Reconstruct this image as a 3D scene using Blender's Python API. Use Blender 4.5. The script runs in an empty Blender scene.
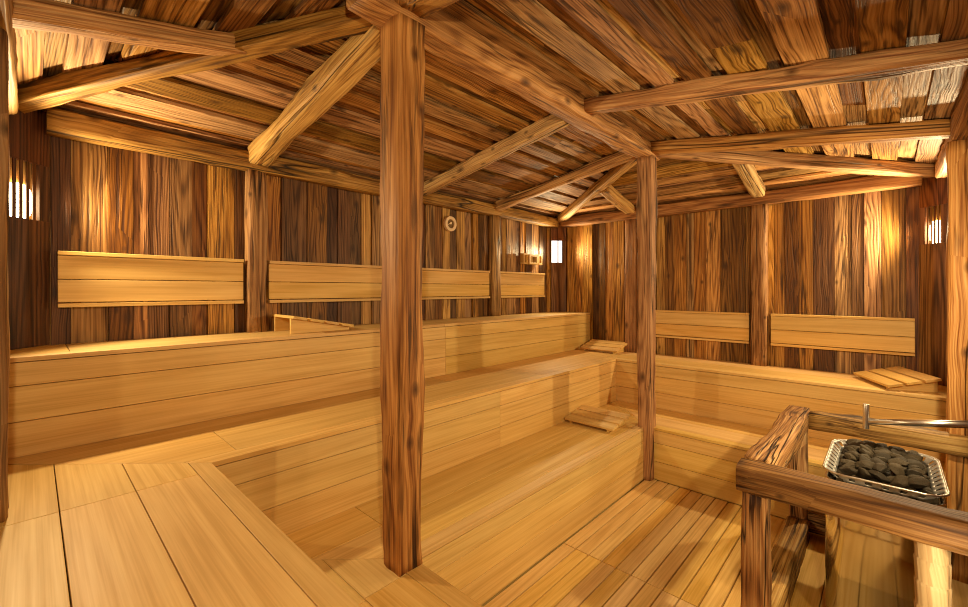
import bpy, bmesh, math, random
from mathutils import Vector, Matrix, noise
R = random.Random(7)
S = bpy.context.scene
COL = S.collection
V = Vector

# ------------------------------------------------------------------ camera, world, exposure
EYE = 1.545
FPX, W, H = 426.8, 968.0, 607.0
cam_data = bpy.data.cameras.new('camera')
cam = bpy.data.objects.new('camera', cam_data)
COL.objects.link(cam)
cam.location = (0, 0, EYE)
fwd = V((0.7270, 0.6866, 0.0))
cam.rotation_euler = fwd.to_track_quat('-Z', 'Y').to_euler()
cam_data.sensor_fit = 'HORIZONTAL'
cam_data.sensor_width = 36.0
cam_data.lens = 36.0 * FPX / W
cam_data.shift_y = -(303.5 - 289.5) / W
cam_data.clip_start = 0.02
S.camera = cam

world = bpy.data.worlds.new('world')
S.world = world
world.use_nodes = True
world.node_tree.nodes['Background'].inputs[0].default_value = (1.0, 0.8, 0.55, 1)
world.node_tree.nodes['Background'].inputs[1].default_value = 0.1

S.view_settings.view_transform = 'Standard'
S.view_settings.look = 'None'
S.view_settings.gamma = 1.0
S.view_settings.use_curve_mapping = False
S.view_settings.exposure = 1.4
S.cycles.use_denoising = True
S.cycles.denoising_prefilter = 'ACCURATE'
S.cycles.max_bounces = 12
S.cycles.diffuse_bounces = 8
S.cycles.glossy_bounces = 4
S.cycles.sample_clamp_indirect = 2.5
S.cycles.caustics_reflective = False
S.cycles.caustics_refractive = False
S.cycles.blur_glossy = 1.0
S.cycles.filter_width = 1.1
LAMP_COL = (1.0, 0.76, 0.41)
BULB_STRENGTH = 8.0
LAMP_WATTS = 34.0

# ------------------------------------------------------------------ room dimensions (metres)
XW, XE, YN, YS = -0.14, 4.70, 3.13, -0.32
Z1, Z2, Z3 = 0.42, 0.84, 1.26
YB1, YB2, YB3 = 1.44, 2.00, 2.65          # front planes of the tiers along the north wall
XL1, XL2 = 1.10, 0.503                    # front planes of the tiers along the west wall
XR1, XR2 = 3.48, 4.07                     # front planes of the tiers along the east wall
RX0, RX1, RY = 1.05, 3.46, 1.445          # ridge ends and line
ZEAVE, ZRIDGE = 2.47, 2.75
PLATE0, PLATE1 = 2.335, 2.452

# ------------------------------------------------------------------ node helpers
def N(nt, kind, **kw):
    n = nt.nodes.new(kind)
    for k, v in kw.items():
        setattr(n, k, v)
    return n

def math_node(nt, op, a, b=None, c=None, clamp=False):
    n = nt.nodes.new('ShaderNodeMath')
    n.operation = op
    n.use_clamp = clamp
    for i, x in enumerate((a, b, c)):
        if x is None:
            continue
        if isinstance(x, (int, float)):
            n.inputs[i].default_value = x
        else:
            nt.links.new(x, n.inputs[i])
    return n.outputs[0]

def ramp(nt, fac, stops, interp='LINEAR'):
    n = nt.nodes.new('ShaderNodeValToRGB')
    cr = n.color_ramp
    cr.interpolation = interp
    while len(cr.elements) < len(stops):
        cr.elements.new(0.5)
    for e, (p, c) in zip(cr.elements, stops):
        e.position = p
        e.color = (*c, 1) if len(c) == 3 else c
    nt.links.new(fac, n.inputs[0])
    return n.outputs[0]

def noise_tex(nt, vec, scale=1.0, detail=3.0, rough=0.55, dist=0.0):
    n = nt.nodes.new('ShaderNodeTexNoise')
    n.inputs['Scale'].default_value = scale
    n.inputs['Detail'].default_value = detail
    n.inputs['Roughness'].default_value = rough
    n.inputs['Distortion'].default_value = dist
    nt.links.new(vec, n.inputs['Vector'])
    return n.outputs[0]

def mix_col(nt, fac, a, b, mode='MIX'):
    n = nt.nodes.new('ShaderNodeMix')
    n.data_type = 'RGBA'
    n.blend_type = mode
    n.clamp_result = False
    for sock, x in ((n.inputs[0], fac), (n.inputs[6], a), (n.inputs[7], b)):
        if isinstance(x, (int, float)):
            sock.default_value = x
        elif isinstance(x, tuple):
            sock.default_value = (*x, 1) if len(x) == 3 else x
        else:
            nt.links.new(x, sock)
    return n.outputs[2]

def wood(name, light, mid, dark, rough=0.6, val_var=0.25, hue_var=0.01, sat_var=0.1, ring=0.5,
         ring_freq=55.0, knots=0.0, crack=0.0, blotch=0.0, bump=0.25, streak=1.0, knot_col=(0.05, 0.02, 0.008), spec=0.3,
         tones=None, marks=0.0, crack_freq=1.0):
    """wood driven by a UV map in metres: u along the grain, v across; every plank (mesh island) gets its own tone"""
    m = bpy.data.materials.new(name)
    m.use_nodes = True
    nt = m.node_tree
    L = nt.links.new
    bsdf = nt.nodes['Principled BSDF']
    uv = N(nt, 'ShaderNodeUVMap')
    geo = N(nt, 'ShaderNodeNewGeometry')
    sep = N(nt, 'ShaderNodeSeparateXYZ')
    L(uv.outputs[0], sep.inputs[0])
    u, v = sep.outputs[0], sep.outputs[1]
    info = N(nt, 'ShaderNodeObjectInfo')
    rnd0 = math_node(nt, 'ADD', geo.outputs['Random Per Island'], math_node(nt, 'MULTIPLY', info.outputs['Random'], 3.7))
    rnd = math_node(nt, 'FRACT', rnd0)
    rnd2 = math_node(nt, 'FRACT', math_node(nt, 'MULTIPLY', rnd, 17.31))
    rnd3 = math_node(nt, 'FRACT', math_node(nt, 'MULTIPLY', rnd, 91.77))
    zoff = math_node(nt, 'MULTIPLY', rnd, 53.0)
    def vec(su, sv, z=zoff, uu=u, vv=v):
        c = N(nt, 'ShaderNodeCombineXYZ')
        L(math_node(nt, 'MULTIPLY', uu, su), c.inputs[0])
        L(math_node(nt, 'MULTIPLY', vv, sv), c.inputs[1])
        L(z, c.inputs[2])
        return c.outputs[0]
    # knots
    kn = None
    vk = v
    if knots > 0:
        vor = N(nt, 'ShaderNodeTexVoronoi')
        vor.feature = 'F1'
        vor.voronoi_dimensions = '2D'
        vor.inputs['Scale'].default_value = 1.0
        L(vec(3.0, 5.0), vor.inputs['Vector'])
        d = vor.outputs['Distance']
        sc = N(nt, 'ShaderNodeSeparateColor')
        L(vor.outputs['Color'], sc.inputs[0])
        on = math_node(nt, 'GREATER_THAN', sc.outputs[0], 1.0 - knots)
        size = math_node(nt, 'MULTIPLY_ADD', sc.outputs[1], 0.10, 0.06)
        kk = math_node(nt, 'SUBTRACT', 1.0, math_node(nt, 'DIVIDE', d, size), clamp=True)
        kn = math_node(nt, 'MULTIPLY', math_node(nt, 'POWER', kk, 0.7), on)
        halo = math_node(nt, 'MULTIPLY', math_node(nt, 'SUBTRACT', 1.0, math_node(nt, 'DIVIDE', d, 0.55), clamp=True), on)
        vk = math_node(nt, 'MULTIPLY_ADD', halo, 0.018, v)
    warp = noise_tex(nt, vec(1.3, 3.0), 1.0, 2.0)
    vw = math_node(nt, 'MULTIPLY_ADD', warp, 0.03, vk)
    st = noise_tex(nt, vec(1.4, 150.0, vv=vk), 1.0, 2.0, 0.6)
    st2 = noise_tex(nt, vec(1.0, 26.0, vv=vw), 1.0, 3.0, 0.6)
    field = noise_tex(nt, vec(0.32, 5.5, math_node(nt, 'ADD', zoff, 31.0), vv=vk), 1.0, 0.6, 0.4)
    field = math_node(nt, 'ADD', field, math_node(nt, 'MULTIPLY', v, 0.9))
    rings = math_node(nt, 'MULTIPLY_ADD', math_node(nt, 'SINE', math_node(nt, 'MULTIPLY', field, ring_freq * 0.5 * 6.283)), 0.5, 0.5)
    rings = math_node(nt, 'POWER', rings, 1.8)
    st3 = noise_tex(nt, vec(2.2, 80.0, math_node(nt, 'ADD', zoff, 41.0), vv=vk), 1.0, 2.0, 0.6)
    st = math_node(nt, 'MULTIPLY_ADD', math_node(nt, 'SUBTRACT', st3, 0.5), 0.75, st)
    g = math_node(nt, 'ADD', math_node(nt, 'MULTIPLY', st, 0.55 * streak), math_node(nt, 'MULTIPLY', st2, 0.47))
    g = math_node(nt, 'ADD', g, math_node(nt, 'MULTIPLY', math_node(nt, 'SUBTRACT', 0.4, rings), ring * 0.45))
    col = ramp(nt, g, [(0.33, dark), (0.50, mid), (0.68, light)])
    if tones:
        tc = ramp(nt, rnd3, [(i / len(tones), c) for i, c in enumerate(tones)], 'CONSTANT')
        col = mix_col(nt, 1.0, col, tc, 'MULTIPLY')
    if blotch > 0:
        b = noise_tex(nt, vec(1.8, 6.0, math_node(nt, 'ADD', zoff, 9.0)), 1.0, 3.0, 0.6)
        b = ramp(nt, b, [(0.38, (0, 0, 0)), (0.62, (1, 1, 1))])
        bl = math_node(nt, 'MULTIPLY', N_sep(nt, b), blotch)
        col = mix_col(nt, bl, col, mix_col(nt, 1.0, col, (0.38, 0.27, 0.2), 'MULTIPLY'))
    hgt = g
    if crack > 0:
        cn = noise_tex(nt, vec(0.22 * crack_freq, 4.5 * crack_freq, math_node(nt, 'ADD', zoff, 3.0)), 1.0, 3.0, 0.5)
        cw = math_node(nt, 'ABSOLUTE', math_node(nt, 'SUBTRACT', cn, 0.5))
        mask = ramp(nt, noise_tex(nt, vec(1.0, 3.0, math_node(nt, 'ADD', zoff, 21.0)), 1.0, 1.0), [(0.38, (0, 0, 0)), (0.5, (1, 1, 1))])
        cr = math_node(nt, 'SUBTRACT', 1.0, math_node(nt, 'DIVIDE', cw, 0.012), clamp=True)
        cr = math_node(nt, 'MULTIPLY', cr, math_node(nt, 'MULTIPLY', N_sep(nt, mask), crack), clamp=True)
        col = mix_col(nt, cr, col, (0.018, 0.008, 0.004))
        hgt = math_node(nt, 'SUBTRACT', hgt, math_node(nt, 'MULTIPLY', cr, 2.0))
    if marks > 0:
        mk = noise_tex(nt, vec(3.5, 62.0, math_node(nt, 'ADD', zoff, 14.0)), 1.0, 2.0, 0.5)
        mk2 = noise_tex(nt, vec(1.6, 9.0, math_node(nt, 'ADD', zoff, 17.0)), 1.0, 2.0, 0.5)
        mk = math_node(nt, 'MULTIPLY', math_node(nt, 'MULTIPLY_ADD', mk, 9.0, -4.75, clamp=True), math_node(nt, 'MULTIPLY_ADD', mk2, 5.0, -2.1, clamp=True))
        col = mix_col(nt, math_node(nt, 'MULTIPLY', mk, marks, clamp=True), col, (0.035, 0.014, 0.005))
        hgt = math_node(nt, 'SUBTRACT', hgt, math_node(nt, 'MULTIPLY', mk, 0.6))
    if kn is not None:
        col = mix_col(nt, math_node(nt, 'MULTIPLY', kn, 0.9, clamp=True), col, knot_col)
    hsv = N(nt, 'ShaderNodeHueSaturation')
    L(math_node(nt, 'MULTIPLY_ADD', math_node(nt, 'SUBTRACT', rnd2, 0.5), 2 * hue_var, 0.5), hsv.inputs['Hue'])
    L(math_node(nt, 'MULTIPLY_ADD', math_node(nt, 'SUBTRACT', rnd3, 0.5), 2 * sat_var, 1.0), hsv.inputs['Saturation'])
    L(math_node(nt, 'MULTIPLY_ADD', math_node(nt, 'SUBTRACT', rnd, 0.5), 2 * val_var, 1.0), hsv.inputs['Value'])
    L(col, hsv.inputs['Color'])
    L(hsv.outputs[0], bsdf.inputs['Base Color'])
    L(math_node(nt, 'MULTIPLY_ADD', g, -0.25, rough + 0.12), bsdf.inputs['Roughness'])
    bsdf.inputs['Specular IOR Level'].default_value = spec
    if bump > 0:
        bp = N(nt, 'ShaderNodeBump')
        bp.inputs['Strength'].default_value = bump
        bp.inputs['Distance'].default_value = 0.006
        L(hgt, bp.inputs['Height'])
        L(bp.outputs[0], bsdf.inputs['Normal'])
    return m

def N_sep(nt, col):
    s = nt.nodes.new('ShaderNodeRGBToBW')
    nt.links.new(col, s.inputs[0])
    return s.outputs[0]

def plain(name, color, rough=0.5, metal=0.0, emit=None, strength=0.0):
    m = bpy.data.materials.new(name)
    m.use_nodes = True
    b = m.node_tree.nodes['Principled BSDF']
    b.inputs['Base Color'].default_value = (*color, 1)
    b.inputs['Roughness'].default_value = rough
    b.inputs['Metallic'].default_value = metal
    if emit:
        b.inputs['Emission Color'].default_value = (*emit, 1)
        b.inputs['Emission Strength'].default_value = strength
    return m

WALL_TONES = [(1.0, 0.97, 0.92), (0.45, 0.37, 0.30), (0.85, 0.78, 0.68), (0.24, 0.18, 0.14), (1.4, 1.42, 1.35), (0.6, 0.5, 0.40), (1.15, 1.1, 0.98), (0.38, 0.30, 0.25)]
M_WALL = wood('reclaimed_wall_wood', (0.62, 0.36, 0.13), (0.40, 0.205, 0.062), (0.11, 0.042, 0.012), rough=0.5, val_var=0.12, hue_var=0.008,
              ring=0.38, ring_freq=52, knots=0.5, crack=0.35, blotch=0.5, bump=0.5, tones=WALL_TONES, marks=0.8)
CEIL_TONES = [(1.0, 1.0, 1.0), (0.75, 0.70, 0.62), (1.3, 1.32, 1.3), (0.5, 0.43, 0.36), (0.95, 0.92, 0.88)]
M_CEIL = wood('reclaimed_ceiling_wood', (0.60, 0.36, 0.145), (0.41, 0.218, 0.072), (0.12, 0.05, 0.015), rough=0.6, val_var=0.12, spec=0.18,
              ring=0.34, ring_freq=48, knots=0.5, crack=0.4, blotch=0.4, bump=0.5, tones=CEIL_TONES, marks=0.8)
M_BEAM = wood('old_beam_wood', (0.60, 0.345, 0.125), (0.40, 0.205, 0.063), (0.17, 0.068, 0.02), rough=0.6, val_var=0.14,
              ring=0.26, ring_freq=44, knots=0.45, crack=1.0, blotch=0.45, bump=0.7, marks=0.8)
M_PALEBEAM = wood('pale_beam_wood', (0.74, 0.47, 0.19), (0.54, 0.30, 0.105), (0.24, 0.10, 0.03), rough=0.6, val_var=0.10,
              ring=0.26, ring_freq=40, knots=0.5, crack=0.9, blotch=0.35, bump=0.7, marks=0.6)
M_GUARD = wood('weathered_guard_wood', (0.66, 0.43, 0.19), (0.42, 0.23, 0.088), (0.11, 0.048, 0.018), rough=0.65, val_var=0.16,
              ring=0.3, ring_freq=40, knots=0.4, crack=1.0, blotch=0.5, bump=0.9, marks=1.0, crack_freq=2.0)
M_GUARDDARK = wood('dark_guard_wood', (0.36, 0.21, 0.09), (0.20, 0.10, 0.037), (0.07, 0.03, 0.011), rough=0.6, val_var=0.0,
              ring=0.3, ring_freq=40, knots=0.4, crack=1.0, blotch=0.5, bump=0.9, marks=1.0, crack_freq=1.6)
M_BENCH = wood('pale_bench_wood', (0.78, 0.54, 0.205), (0.71, 0.465, 0.16), (0.62, 0.385, 0.115), rough=0.5, val_var=0.08, hue_var=0.006,
               sat_var=0.06, ring=0.3, ring_freq=16, blotch=0.12, bump=0.06, streak=1.0, spec=0.3)
M_FLOOR = wood('duckboard_wood', (0.80, 0.55, 0.21), (0.72, 0.465, 0.16), (0.62, 0.385, 0.115), rough=0.5, val_var=0.05, hue_var=0.004,
               ring=0.35, ring_freq=26, blotch=0.15, bump=0.08)
M_LOG = wood('pale_log_wood', (0.70, 0.52, 0.32), (0.58, 0.40, 0.23), (0.42, 0.26, 0.14), rough=0.6, val_var=0.0, ring=0.3, ring_freq=30, knots=0.1, crack=0.4, blotch=0.2, bump=0.4)
M_LAMPSHADED = wood('shaded_lamp_board', (0.14, 0.06, 0.024), (0.075, 0.03, 0.012), (0.03, 0.012, 0.006), rough=0.45, val_var=0.05, ring=0.4, ring_freq=45, knots=0.12, blotch=0.4, bump=0.4)  # darker copy of the lamp board wood, shade put into the colour
M_LAMP = wood('dark_lamp_board', (0.32, 0.155, 0.06), (0.19, 0.08, 0.03), (0.08, 0.032, 0.013), rough=0.45, val_var=0.05, ring=0.5, ring_freq=45, knots=0.12, blotch=0.4, bump=0.4)
M_STEEL = plain('polished_steel', (0.72, 0.68, 0.62), 0.10, 1.0)
M_RIM = plain('brushed_steel', (0.75, 0.73, 0.70), 0.28, 1.0)
M_BASKET = plain('satin_basket_steel', (0.40, 0.39, 0.37), 0.45, 0.6)
M_BLACK = plain('black_metal', (0.02, 0.018, 0.016), 0.5, 0.6)
M_BULB = plain('glowing_bulb', (1, 1, 1), 0.4, 0, LAMP_COL, BULB_STRENGTH)
M_LOWBULB = plain('dim_glowing_bulb', (1, 1, 1), 0.4, 0, (1.0, 0.78, 0.42), 8.0)
M_GLASS = plain('lit_frosted_glass', (0.9, 0.9, 0.9), 0.4, 0, (1.0, 0.95, 0.90), 0.6)
M_RIMWOOD = plain('pale_gauge_rim', (0.88, 0.66, 0.42), 0.35)
M_BRASS = plain('dial_face', (0.16, 0.09, 0.03), 0.35, 0.3)
M_PALE = plain('pale_pointer', (0.85, 0.68, 0.42), 0.4, 0.2)

def stone_mat():
    m = plain('sauna_stone', (0.06, 0.055, 0.045), 0.75)
    nt = m.node_tree
    b = nt.nodes['Principled BSDF']
    tc = N(nt, 'ShaderNodeTexCoord')
    n = noise_tex(nt, tc.outputs['Object'], 30.0, 4.0)
    info = N(nt, 'ShaderNodeObjectInfo')
    c = ramp(nt, n, [(0.3, (0.014, 0.009, 0.004)), (0.7, (0.062, 0.042, 0.017))])
    h = N(nt, 'ShaderNodeHueSaturation')
    nt.links.new(math_node(nt, 'MULTIPLY_ADD', info.outputs['Random'], 0.8, 0.6), h.inputs['Value'])
    nt.links.new(c, h.inputs['Color'])
    nt.links.new(h.outputs[0], b.inputs['Base Color'])
    bp = N(nt, 'ShaderNodeBump')
    bp.inputs['Strength'].default_value = 0.5
    bp.inputs['Distance'].default_value = 0.004
    nt.links.new(n, bp.inputs['Height'])
    nt.links.new(bp.outputs[0], b.inputs['Normal'])
    return m
M_STONE = stone_mat()

# ------------------------------------------------------------------ mesh helpers
class MB:
    """collects boards and timbers, builds ONE mesh object"""
    def __init__(s):
        s.bm = bmesh.new()
        s.uv = s.bm.loops.layers.uv.new('UVMap')
    def _uv(s, f, L, off=(0, 0), smooth=False):
        n = f.normal
        if abs(n.dot(L)) > 0.8:
            a = n.orthogonal().normalized()
        else:
            a = (L - n * n.dot(L)).normalized()
        b = n.cross(a)
        for lp in f.loops:
            p = lp.vert.co
            lp[s.uv].uv = (p.dot(a) + off[0], p.dot(b) + off[1])
        f.smooth = smooth
    def prism(s, top, depth, L=None):
        """board: top polygon (list of points), extruded by the vector depth; grain along L"""
        top = [V(p) for p in top]
        depth = V(depth)
        L = (top[1] - top[0]).normalized() if L is None else V(L).normalized()
        vs = [s.bm.verts.new(p) for p in top]
        ws = [s.bm.verts.new(p + depth) for p in top]
        n = len(top)
        fs = [s.bm.faces.new(vs), s.bm.faces.new(ws[::-1])]
        for i in range(n):
            j = (i + 1) % n
            fs.append(s.bm.faces.new((vs[j], vs[i], ws[i], ws[j])))
        for f in fs:
            f.normal_update()
        if fs[0].normal.dot(depth) > 0:
            bmesh.ops.reverse_faces(s.bm, faces=fs)
            for f in fs:
                f.normal_update()
        off = (R.uniform(0, 5), R.uniform(0, 5))
        for f in fs:
            s._uv(f, L, off)
        return s
    def box(s, lo, hi, L=(1, 0, 0)):
        x0, y0, z0 = lo
        x1, y1, z1 = hi
        return s.prism([(x0, y0, z1), (x1, y0, z1), (x1, y1, z1), (x0, y1, z1)], (0, 0, z0 - z1), L)
    def timber(s, p0, p1, w, h, up=(0, 0, 1), rough=0.008, seg=0.07, chamfer=0.18, seed=None, taper=1.0, bow=0.0, wob=0.8):
        """hewn beam: p0 -> p1 along its axis, w sideways, h along up, with an irregular chamfered section"""
        p0, p1 = V(p0), V(p1)
        ax = (p1 - p0)
        Ln = ax.length
        ax.normalize()
        up = V(up)
        up = (up - ax * up.dot(ax)).normalized()
        sd = up.cross(ax)
        sd_ = R.uniform(0, 100) if seed is None else seed
        nseg = max(3, int(Ln / seg))
        c = chamfer
        prof = []
        for (a, b) in ((1, -1), (1, 1), (-1, 1), (-1, -1)):
            prof.append((a, b))
        pts = []
        # 16 points round the section: two per chamfer plus two along each side
        sec = [(1, -1 + c), (1, -0.35), (1, 0.35), (1, 1 - c), (1 - c, 1), (0.35, 1), (-0.35, 1), (-1 + c, 1), (-1, 1 - c), (-1, 0.35), (-1, -0.35), (-1, -1 + c), (-1 + c, -1), (-0.35, -1), (0.35, -1), (1 - c, -1)]
        per = [0.0]
        for i in range(len(sec)):
            a, b = sec[i], sec[(i + 1) % len(sec)]
            per.append(per[-1] + math.hypot((a[0] - b[0]) * w / 2, (a[1] - b[1]) * h / 2))
        rings = []
        for k in range(nseg + 1):
            t = k / nseg
            base = p0 + ax * (Ln * t)
            tp = 1 + (taper - 1) * t
            ring = []
            for i, (a, b) in enumerate(sec):
                q = V((t * Ln * 2.2, a * 1.3 + sd_, b * 1.3))
                q2 = V((t * Ln * 9.0, a * 2.5 + sd_ * 1.7, b * 2.5))
                d = noise.noise(q) * rough * 1.6 + noise.noise(q2) * rough * 0.7
                corner = 1.0 if i in (0, 3, 4, 7, 8, 11, 12, 15) else 0.4
                aa = a * (w / 2 * tp + d * corner)
                bb = b * (h / 2 * tp + d * corner)
                wob = noise.noise(V((t * Ln * 1.1, sd_, 5.0))) * rough * wob
                ring.append(s.bm.verts.new(base + sd * (aa + wob) + up * (bb + bow * math.sin(math.pi * t))))
            rings.append(ring)
        fs = []
        n = len(sec)
        off = (R.uniform(0, 5), R.uniform(0, 5))
        for k in range(nseg):
            for i in range(n):
                j = (i + 1) % n
                f = s.bm.faces.new((rings[k][i], rings[k][j], rings[k + 1][j], rings[k + 1][i]))
                f.smooth = True
                us = (k / nseg * Ln, (k + 1) / nseg * Ln)
                for lp, uvc in zip(f.loops, ((us[0], per[i]), (us[0], per[i + 1]), (us[1], per[i + 1]), (us[1], per[i]))):
                    lp[s.uv].uv = (uvc[0] + off[0], uvc[1] + off[1])
                fs.append(f)
        for ring, rev in ((rings[0], True), (rings[-1], False)):
            f = s.bm.faces.new(ring[::-1] if rev else ring)
            f.normal_update()
            s._uv(f, ax, off)
            fs.append(f)
        return s
    def tube(s, pts, rad, n=16, caps=True, smooth=True):
        """round bar through a list of points"""
        pts = [V(p) for p in pts]
        rads = rad if isinstance(rad, (list, tuple)) else [rad] * len(pts)
        rings = []
        ref = None
        for i, p in enumerate(pts):
            t = (pts[min(i + 1, len(pts) - 1)] - pts[max(i - 1, 0)]).normalized()
            a = t.orthogonal().normalized() if ref is None else (ref - t * ref.dot(t)).normalized()
            ref = a
            b = t.cross(a)
            rings.append([s.bm.verts.new(p + (a * math.cos(2 * math.pi * k / n) + b * math.sin(2 * math.pi * k / n)) * rads[i]) for k in range(n)])
        acc = 0
        for i in range(len(rings) - 1):
            dl = (pts[i + 1] - pts[i]).length
            for k in range(n):
                j = (k + 1) % n
                f = s.bm.faces.new((rings[i][k], rings[i][j], rings[i + 1][j], rings[i + 1][k]))
                f.smooth = smooth
                va, vb = k / n * 6.28 * rads[i], (k + 1) / n * 6.28 * rads[i]
                for lp, q in zip(f.loops, ((acc, va), (acc, vb), (acc + dl, vb), (acc + dl, va))):
                    lp[s.uv].uv = q
            acc += dl
        if caps:
            for ring, rev in ((rings[0], True), (rings[-1], False)):
                f = s.bm.faces.new(ring[::-1] if rev else ring)
                for lp in f.loops:
                    lp[s.uv].uv = (lp.vert.co.x, lp.vert.co.y)
        return s
    def build(s, name, mat, parent=None, bevel=0.0, loc=None):
        """make the object; vertices are given in world space, the origin is moved to the base centre"""
        me = bpy.data.meshes.new(name)
        bmesh.ops.recalc_face_normals(s.bm, faces=s.bm.faces[:])
        s.bm.to_mesh(me)
        s.bm.free()
        o = bpy.data.objects.new(name, me)
        COL.objects.link(o)
        me.materials.append(mat)
        cs = [v.co for v in me.vertices]
        lo = V((min(c.x for c in cs), min(c.y for c in cs), min(c.z for c in cs)))
        hi = V((max(c.x for c in cs), max(c.y for c in cs), max(c.z for c in cs)))
        org = V(((lo.x + hi.x) / 2, (lo.y + hi.y) / 2, lo.z)) if loc is None else V(loc)
        me.transform(Matrix.Translation(-org))
        o.location = org
        if parent is not None:
            o.parent = parent
            o.location = org - parent_world(parent)
        if bevel > 0:
            b = o.modifiers.new('bevel', 'BEVEL')
            b.width = bevel
            b.segments = 2
            b.limit_method = 'ANGLE'
            b.angle_limit = 0.6
        return o

def parent_world(p):
    w = V(p.location)
    while p.parent is not None:
        p = p.parent
        w = w + V(p.location)
    return w

def tag(o, label, cat, group=None, kind=None):
    o['label'] = label
    o['category'] = cat
    if group:
        o['group'] = group
    if kind:
        o['kind'] = kind
    return o

def thing(name, loc, label, cat, group=None):
    o = bpy.data.objects.new(name, None)
    o.empty_display_size = 0.05
    COL.objects.link(o)
    o.location = loc
    return tag(o, label, cat, group)

def struct(o):
    o['kind'] = 'structure'
    return o

# ------------------------------------------------------------------ walls of vertical reclaimed planks
def plank_wall(name, a, b, inward, z0, z1, wmin, wmax, seed, hole=None):
    """planks from a to b (xy points); inward = unit vector into the room"""
    rr = random.Random(seed)
    mb = MB()
    a, b, inn = V((*a, 0)), V((*b, 0)), V((*inward, 0))
    d = (b - a)
    L = d.length
    d.normalize()
    spans = [(0.0, L, z0)] if hole is None else [(0.0, hole[0], z0), (hole[0], hole[1], hole[2]), (hole[1], L, z0)]
    prev = 0
    for s0, s1, za in spans:
        x = s0
        while x < s1 - 1e-4:
            w = rr.choice((rr.uniform(wmin, wmax), rr.uniform(wmin, (wmin + wmax) / 2)))
            if s1 - x - w < wmin * 0.6:
                w = s1 - x
            w = min(w, s1 - x)
            k = rr.choice([q for q in (0.0, 0.006, 0.013, 0.022) if q != prev])
            prev = k
            p = a + d * (x + 0.0014)
            q = a + d * (x + w - 0.0014)
            lift = inn * (k - 0.022)
            top = [p + lift + V((0, 0, za)), p + lift + V((0, 0, z1)), q + lift + V((0, 0, z1)), q + lift + V((0, 0, za))]
            mb.prism(top, -inn * 0.027, (0, 0, 1))
            x += w
        # solid wall behind
        e0 = 0.1 if s0 == 0 else 0.0
        e1 = 0.1 if s1 == L else 0.0
        b0, b1 = a + d * (s0 - e0) - inn * 0.05, a + d * (s1 + e1) - inn * 0.05
        zb = za if za > 0 else -0.1
        mb.prism([b0 + V((0, 0, zb)), b0 + V((0, 0, z1 + 0.1)), b1 + V((0, 0, z1 + 0.1)), b1 + V((0, 0, zb))], -inn * 0.08, (0, 0, 1))
    return struct(mb.build(name, M_WALL))

plank_wall('wall_north', (XW, YN), (XE, YN), (0, -1), 0.0, ZEAVE, 0.065, 0.165, 3)
plank_wall('wall_east', (XE, YN), (XE, YS), (-1, 0), 0.0, ZEAVE, 0.075, 0.175, 5)
plank_wall('wall_south', (XE, YS), (XW, YS), (0, 1), 0.0, ZEAVE, 0.08, 0.17, 8)
plank_wall('wall_west', (XW, YS), (XW, YN), (1, 0), 0.0, ZEAVE, 0.08, 0.17, 9)

# floor: bare boards, visible around the stove and through the duckboard gaps
fb = MB()
fb.box((XW - 0.1, YS - 0.1, -0.16), (XE + 0.1, YN + 0.1, -0.075))
y = YS
while y < 1.6:
    fb.box((0.4, y + 0.0015, -0.07), (3.6, y + 0.1385, -0.045))
    y += 0.14
y = YS
while y < 0.47:                            # raised boards under and around the stove
    fb.box((2.06, y + 0.002, -0.04), (3.475, y + 0.138, -0.002))
    y += 0.14
struct(fb.build('floor', M_FLOOR))

# ceiling: four planked slopes of a hipped roof
def ceiling():
    rr = random.Random(21)
    mb = MB()
    slopes = [  # eave a, eave b, ridge end near a, ridge end near b
        ((XW, YN), (XE, YN), (RX0, RY), (RX1, RY)),
        ((XE, YS), (XW, YS), (RX1, RY), (RX0, RY)),
        ((XE, YN), (XE, YS), (RX1, RY), (RX1, RY)),
        ((XW, YS), (XW, YN), (RX0, RY), (RX0, RY))]
    for k, (a, b, c, d) in enumerate(slopes):
        a, b = V((*a, ZEAVE)), V((*b, ZEAVE))
        c, d = V((*c, ZRIDGE)), V((*d, ZRIDGE))
        Ld = (b - a).normalized()
        nrm = (b - a).cross(c - a).normalized()
        if nrm.z < 0:
            nrm = -nrm
        run = ((c - a) - Ld * (c - a).dot(Ld)).length
        s = 0.0
        layer = 0
        while s < run - 1e-4:
            layer = 1 - layer
            w = rr.uniform(0.10, 0.19) if layer else rr.uniform(0.035, 0.10)
            if run - s - w < 0.05:
                w = run - s
            o = -nrm * 0.0 if layer else nrm * rr.uniform(0.022, 0.03)
            e = 0.012 if not layer else -0.0025
            t0, t1 = max(0, (s - e) / run), min(1, (s + w + e) / run)
            p = [a.lerp(c, t0), b.lerp(d, t0), b.lerp(d, t1), a.lerp(c, t1)]
            # a butt joint somewhere along some of the planks
            if (p[3] - p[2]).length < 1e-4:
                p = p[:3]
                mb.prism([q + o for q in p], nrm * 0.02, Ld)
            else:
                cut = rr.uniform(0.25, 0.75) if rr.random() < 0.35 and (p[1] - p[0]).length > 2 else None
                if cut is None:
                    mb.prism([q + o for q in p], nrm * 0.02, Ld)
                else:
                    x0, x1 = p[0].lerp(p[1], cut), p[3].lerp(p[2], cut)
                    g = Ld * 0.001
                    mb.prism([q + o for q in (p[0], x0 - g, x1 - g, p[3])], nrm * 0.02, Ld)
                    mb.prism([q + o for q in (x0 + g, p[1], p[2], x1 + g)], nrm * 0.02, Ld)
            s += w
        # roof deck above
        q = [a, b, d, c] if (d - c).length > 1e-4 else [a, b, c]
        mb.prism([x + nrm * 0.055 for x in q], nrm * 0.06, Ld)
    return struct(mb.build('ceiling', M_CEIL))
ceiling()

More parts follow.
